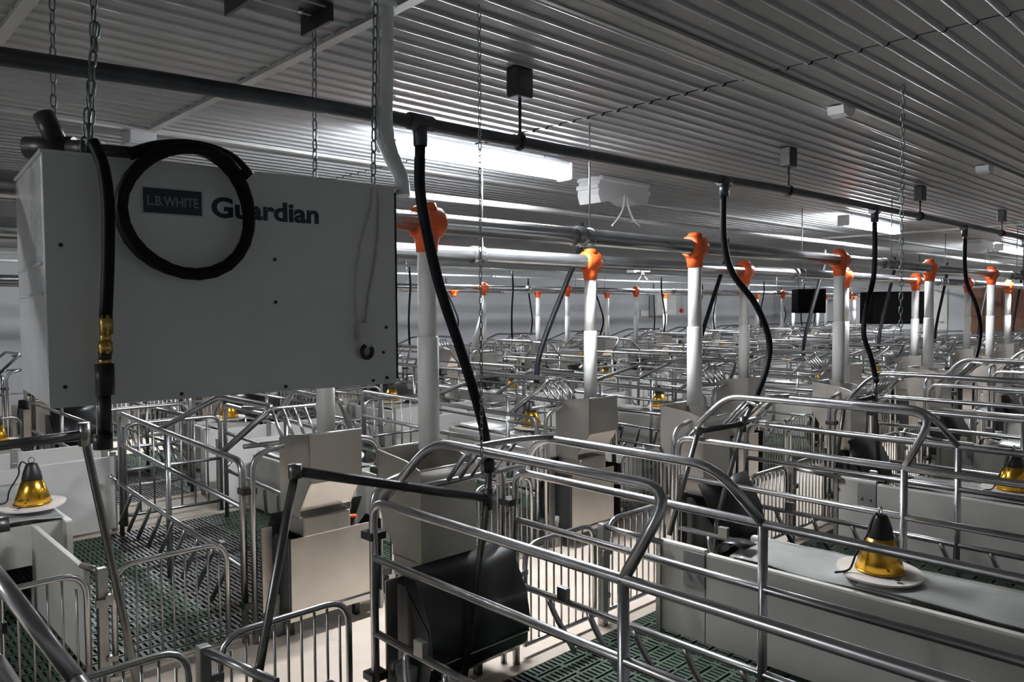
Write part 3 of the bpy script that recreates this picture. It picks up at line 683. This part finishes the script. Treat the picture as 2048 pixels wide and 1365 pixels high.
# ------------------------------------------------------------------ pens
def pen_label(what, row, i): return '%s in the %s, %s from the left' % (what, ROWN[row], ORD[i])
RANGE = {1: range(-1, 6), 2: range(-1, 12), 3: range(-1, 12), 4: range(-1, 12)}
DROP = {row: drop_proto(ZT[row], 0.92 if row == 1 else 0.90, 20 if row < 3 else 12) for row in (1, 2, 3, 4)}
DROP_BARE = Proto(); DROP_BARE.parts = DROP[4].parts[:1]
seen_count = {}
def nxt(key):
    seen_count[key] = seen_count.get(key, 0)+1; return seen_count[key]-1
for row in (1, 2, 3, 4):
    dr = SIDE[row]; yh = HEAD[row]
    for k in RANGE[row]:
        xc = X0[row] + S*k
        if xc + 1.0 > XEND: continue
        yt = yh + dr*2.2
        xoff = 0.05 if (row == 1 and k == -1) else 0.0
        pen_pts = [(xc+a, y, z) for a in (-0.95, 0.95) for y in (yh, (yh+yt)/2, yt) for z in (0, 1.0)]
        if not in_view(pen_pts, 60): continue
        slats(row, k)
        near = (row == 1 and k <= 4) or (row == 2 and k <= 4)
        # crate
        if in_view([(xc+a, y, z) for a in (-0.35, 0.35) for y in (yh, yt) for z in (0.1, 1.0)], 20):
            c = thing('farrowing_crate', pen_label('galvanised tube farrowing crate', row, nxt(('c', row))), 'crate', (xc+xoff, yh, 0), TURN[row], 'farrowing crates of the %s' % ROWN[row].split(',')[0])
            (PC_OPEN if (row == 1 and k == -1) else PC[(dr, near)]).put(c)
        # feeder and drop tube
        if in_view([(xc, yh, 0.2), (xc, yh, 1.7)], 60) and not (row == 1 and k == -1):
            i = nxt(('f', row))
            fx = xc - 0.01 if row == 1 else xc
            f = thing('sow_feeder', pen_label('steel hopper feeder with black trough', row, i), 'feeder', (fx, yh, 0), 0, 'feeders of the %s' % ROWN[row].split(',')[0])
            PF[dr].put(f)
            loose = (row == 3 and k == 3)
            d = thing('drop_tube', pen_label('white feed drop tube under an orange outlet', row, i), 'tube', (xc-0.002, YT[row], 0), 0, 'drop tubes of the %s' % ROWN[row].split(',')[0])
            (DROP_BARE if (row == 4 and k == 3) else DROP[row]).put(d)
            if row == 4 and k == 3: d['label'] = 'orange feed outlet without its white tube, in the farthest row'; d['category'] = 'outlet'
        # gates beside the crate
        for s in (-1, 1):
            gx = xc-0.89 if s < 0 else xc+0.40
            if in_view([(gx, yh, 0.0), (gx+0.47, yh, 0.5)], 10):
                g = thing('pen_gate', pen_label('low barred metal gate', row, nxt(('g', row))), 'gate', (gx, yh + (0.02 if row == 1 else -0.02), 0.0), 0, 'low gates of the %s' % ROWN[row].split(',')[0])
                PGT[near].put(g)
        # divider to the next pen: post, rail, board
        xd = xc + S/2 - (0.02 if row == 1 else -0.0)
        if in_view([(xd, yh, 0.0), (xd, yh, 0.5), (xd, yh+dr*1.2, 0.4)], 10):
            dv = thing('pen_divider', pen_label('metal divider post and rail', row, nxt(('d', row))), 'divider', (xd, yh, 0), 0, 'pen dividers of the %s' % ROWN[row].split(',')[0])
            link('post', MB().bbox(-0.018, 0.018, -0.018, 0.018, 0.0, 0.475, 0.004), 'galvanised_thin', dv)
            link('rail', MB().tube([(0, dr*0.0, 0.46), (0.10 if row == 1 else 0.0, dr*0.26, 0.42)], 0.014, 8), 'galvanised', dv)
            if row != 1: link('board', MB().bbox(-0.012, 0.012, *sorted((dr*0.2, dr*1.1)), 0.02, 0.42, 0.003), 'panel_grey', dv)
            link('latch', MB().bbox(-0.03, 0.03, -0.03, -0.018, 0.33, 0.36, 0.003), 'galvanised_thin', dv)
        # creep box and lamp
        if row == 1: xb, yb_, lx, ly = (xc+1.03, yh-0.225, xc+1.17, 1.12) if k >= 0 else (xc+0.60, yh-0.225, xc+0.81, 1.37)
        else: xb, yb_, lx, ly = xc-0.92-0.21, yh+dr*0.95, xc-0.86, yh+dr*1.38
        if in_view([(xb+a, yb_+dr*b, z) for a in (0, 0.42) for b in (0, 1.2 if row == 1 else 0.9) for z in (0.05, 0.45)], 10):
            i = nxt(('b', row))
            b = thing('creep_box', pen_label('grey board piglet shelter with plastic lid', row, i), 'shelter', (xb, yb_, 0), 0, 'piglet shelters of the %s' % ROWN[row].split(',')[0])
            PCR[dr].put(b)
            if row != 1: b.scale = (1, 0.62, 1)
            if in_view([(lx, ly, 0.5), (lx, ly, 0.7)], 10):
                l = thing('heat_lamp', pen_label('gold cone heat lamp on a white disc', row, nxt(('l', row))), 'heat lamp', (lx, ly, 0.458), 0.0, 'heat lamps of the %s' % ROWN[row].split(',')[0])
                PL.put(l)
        # tail boards between the crates
        if row != 1:
            y = yh + dr*2.28; x0 = xc + 0.36 + (0.14 if row == 2 else 0); 
            if in_view([(x0, y, 0.05), (x0+1.1, y, 0.5)], 10):
                tb = thing('tail_board', pen_label('white plastic tail board', row, nxt(('t', row))), 'board', (x0, y, 0), 0, 'tail boards of the %s' % ROWN[row].split(',')[0])
                link('board', MB().bbox(0.0, 1.12, -0.012, 0.012, 0.02, 0.50, 0.003), 'panel_white', tb)
                for x in (0.0, 0.56, 1.12): link('stake', MB().bbox(x-0.018, x+0.018, dr*0.02-0.008, dr*0.02+0.008, 0.0, 0.53, 0.003), 'galvanised_thin', tb)

# water hoses and steel drinker pipes
hose([(1.499, 2.0, 1.99), (1.497, 2.0, 1.843), (1.525, 2.0, 1.701), (1.584, 2.01, 1.524), (1.685, 2.03, 1.318), (1.77, 2.05, 1.14), (1.815, 2.06, 1.02), (1.852, 2.075, 0.88)], 0.0185, 'thick black water hose dropping past the nearest white drop tube', 'water hoses of the nearest row')
for k in range(1, 5):
    x = 3.31+1.83*(k-1)
    b = (0.15, 0.32, 0.46, 0.43) if k != 2 else (-0.02, -0.10, -0.15, -0.03)
    hose([(x, 2.0, 2.0), (x+0.01, 2.0, 1.787), (x+b[0]*0.6, 2.0, 1.63), (x+b[1], 2.0, 1.472), (x+b[2], 2.0, 1.287), (x+b[3], 2.0, 1.13), (x+(0.31 if k != 2 else 0.06), 2.0, 0.975)], 0.016, 'black water hose bending out and back, %s along the nearest row' % ORD[k], 'water hoses of the nearest row')
for k in range(1, 8):
    x = X0[2]+S*k+0.30
    hose([(x, 3.42, 1.97), (x-0.02, 3.42, 1.86), (x-0.16, 3.42, 1.62), (x-0.33, 3.42, 1.33), (x-0.42, 3.42, 1.14), (x-0.44, 3.42, 1.0)], 0.0175, 'black water hose slanting down to the left, %s along the second row' % ORD[k-1], 'water hoses of the second row')
for row, y in ((3, 8.1), (4, 9.55)):
    for k in range(1, 11):
        x = X0[row]+S*k+0.2
        if in_view([(x, y, 1.9), (x, y, 1.0)], 0):
            sg = random.uniform(-0.2, 0.25)
            hose([(x, y, 1.95), (x+0.01, y, 1.75), (x+sg*0.6, y, 1.5), (x+sg, y, 1.25), (x+sg*0.6, y, 1.0)], 0.014, 'thin distant black hose, %s along the %s' % (ORD[k-1], ROWN[row].split(',')[0]), 'water hoses of the %s' % ROWN[row].split(',')[0])
def drinker(pts_list, label, group='steel drinker pipes'):
    root = thing('drinker_pipe', label, 'pipe', pts_list[0][0], 0, group)
    o = root.location.copy()
    for i, pts in enumerate(pts_list):
        link('pipe' if i != 1 else 'branch_pipe', MB().tube([Vector(p)-o for p in pts], 0.0135 if i != 1 else 0.016, 10), 'black_iron' if i == 1 else 'dark_steel', root)
    p = Vector(pts_list[1][0])-o
    link('tee', MB().tube([p+Vector((0, 0, 0.04)), p-Vector((0, 0, 0.04))], 0.019, 10), 'dark_steel', root)
    p = Vector(pts_list[1][1])-o
    link('elbow', MB().lathe([(0.0001, -0.022), (0.021, -0.02), (0.021, 0.02), (0.0001, 0.022)], 10, tuple(p)), 'dark_steel', root)
    return root
drinker([[(1.852, 2.075, 0.90), (1.845, 2.075, 0.768), (1.69, 2.05, 0.09)], [(1.845, 2.075, 0.768), (1.083, 2.075, 0.984)], [(1.083, 2.075, 0.984), (0.865, 2.075, 0.0)]], 'dark steel pipe frame slanting across the front of the nearest crate')
drinker([[(3.62, 2.0, 0.985), (3.56, 2.03, 0.86), (3.42, 2.08, 0.42), (3.34, 2.08, 0.02)], [(3.56, 2.03, 0.86), (3.266, 2.106, 0.85)], [(3.266, 2.106, 0.85), (3.10, 2.16, 0.35)]], 'steel drinker pipe pair in the second crate of the nearest row')
drinker([[(5.2, 2.0, 0.985), (5.23, 2.02, 0.86), (5.42, 2.06, 0.4), (5.5, 2.08, 0.02)], [(5.23, 2.02, 0.86), (4.95, 2.1, 0.83)], [(4.95, 2.1, 0.83), (4.95, 2.16, 0.35)]], 'steel drinker pipe pair in the third crate of the nearest row')
drinker([[(0.73, 2.9, 1.06), (0.74, 2.9, 1.0), (0.847, 2.9, 0.345), (0.90, 2.9, 0.0)], [(0.735, 2.9, 1.04), (0.44, 2.9, 1.03)], [(0.44, 2.9, 1.03), (0.40, 2.9, 0.0)]], 'steel pipe frame standing under the heater at left')

# ------------------------------------------------------------------ distant heaters and boards
def far_heater(x, y, z, rz, label, w=0.48):
    h = thing('gas_heater', label, 'heater', (x, y, z), rz, 'distant dark heaters')
    link('cabinet', MB().bbox(-w, w, -0.22, 0.22, 0, 0.53, 0.01), 'heater_dark', h)
    link('front_panel', MB().bbox(0.02-w, w-0.02, -0.228, -0.22, 0.02, 0.51, 0.003), 'heater_dark', h)
    for a in (0.08-w, w-0.08):
        link('hanger', MB().tube([(a, 0, 0.53), (a, 0, CEIL-z)], 0.006, 5), 'chain_steel', h)
    return h
far_heater(13.45, 4.893, 1.17, -pi/4, 'black box heater hanging far off on the right')
far_heater(16.5, 7.82, 1.32, -pi/4, 'smaller black box heater hanging farther back', 0.30)
cp = thing('control_panel', 'pale grey control box on the far wall', 'control box', (17.75, YFAR-0.02, 1.23))
link('case', MB().bbox(-0.5, 0.5, -0.2, 0, 0, 0.58, 0.015), 'panel_white', cp); link('door', MB().bbox(-0.47, 0.47, -0.215, -0.2, 0.03, 0.55, 0.006), 'panel_white', cp)
link('paper', MB().box(-0.9, -0.55, -0.012, 0, 0.0, 0.16), 'panel_white', cp)
for (x, y, z, mt, nm) in ((5.55, 8.35, 1.5, 'green_plastic', 'green'), (8.3, 5.6, 1.42, 'red_plastic', 'red')):
    bl = thing('marker_ball', 'small %s ball on a wire over the pens' % nm, 'marker', (x, y, z))
    link('ball', MB().lathe([(0.0001, -0.03), (0.02, -0.022), (0.03, 0), (0.02, 0.022), (0.0001, 0.03)], 12), mt, bl)
    link('wire', MB().tube([(0, 0, 0.02), (0, 0, CEIL-z)], 0.002, 5), 'galvanised_thin', bl)
lt = thing('loose_tube', 'white feed tube leaning loose over the third row', 'tube', (7.13, 8.3, 0.9))
link('tube', MB().tube([(0, 0, 0), (0.19, 0, 0.49)], 0.045, 14), 'pvc', lt)
link('tube_end', MB().tube([(0.187, 0, 0.485), (0.196, 0, 0.505)], 0.049, 14), 'pvc', lt)
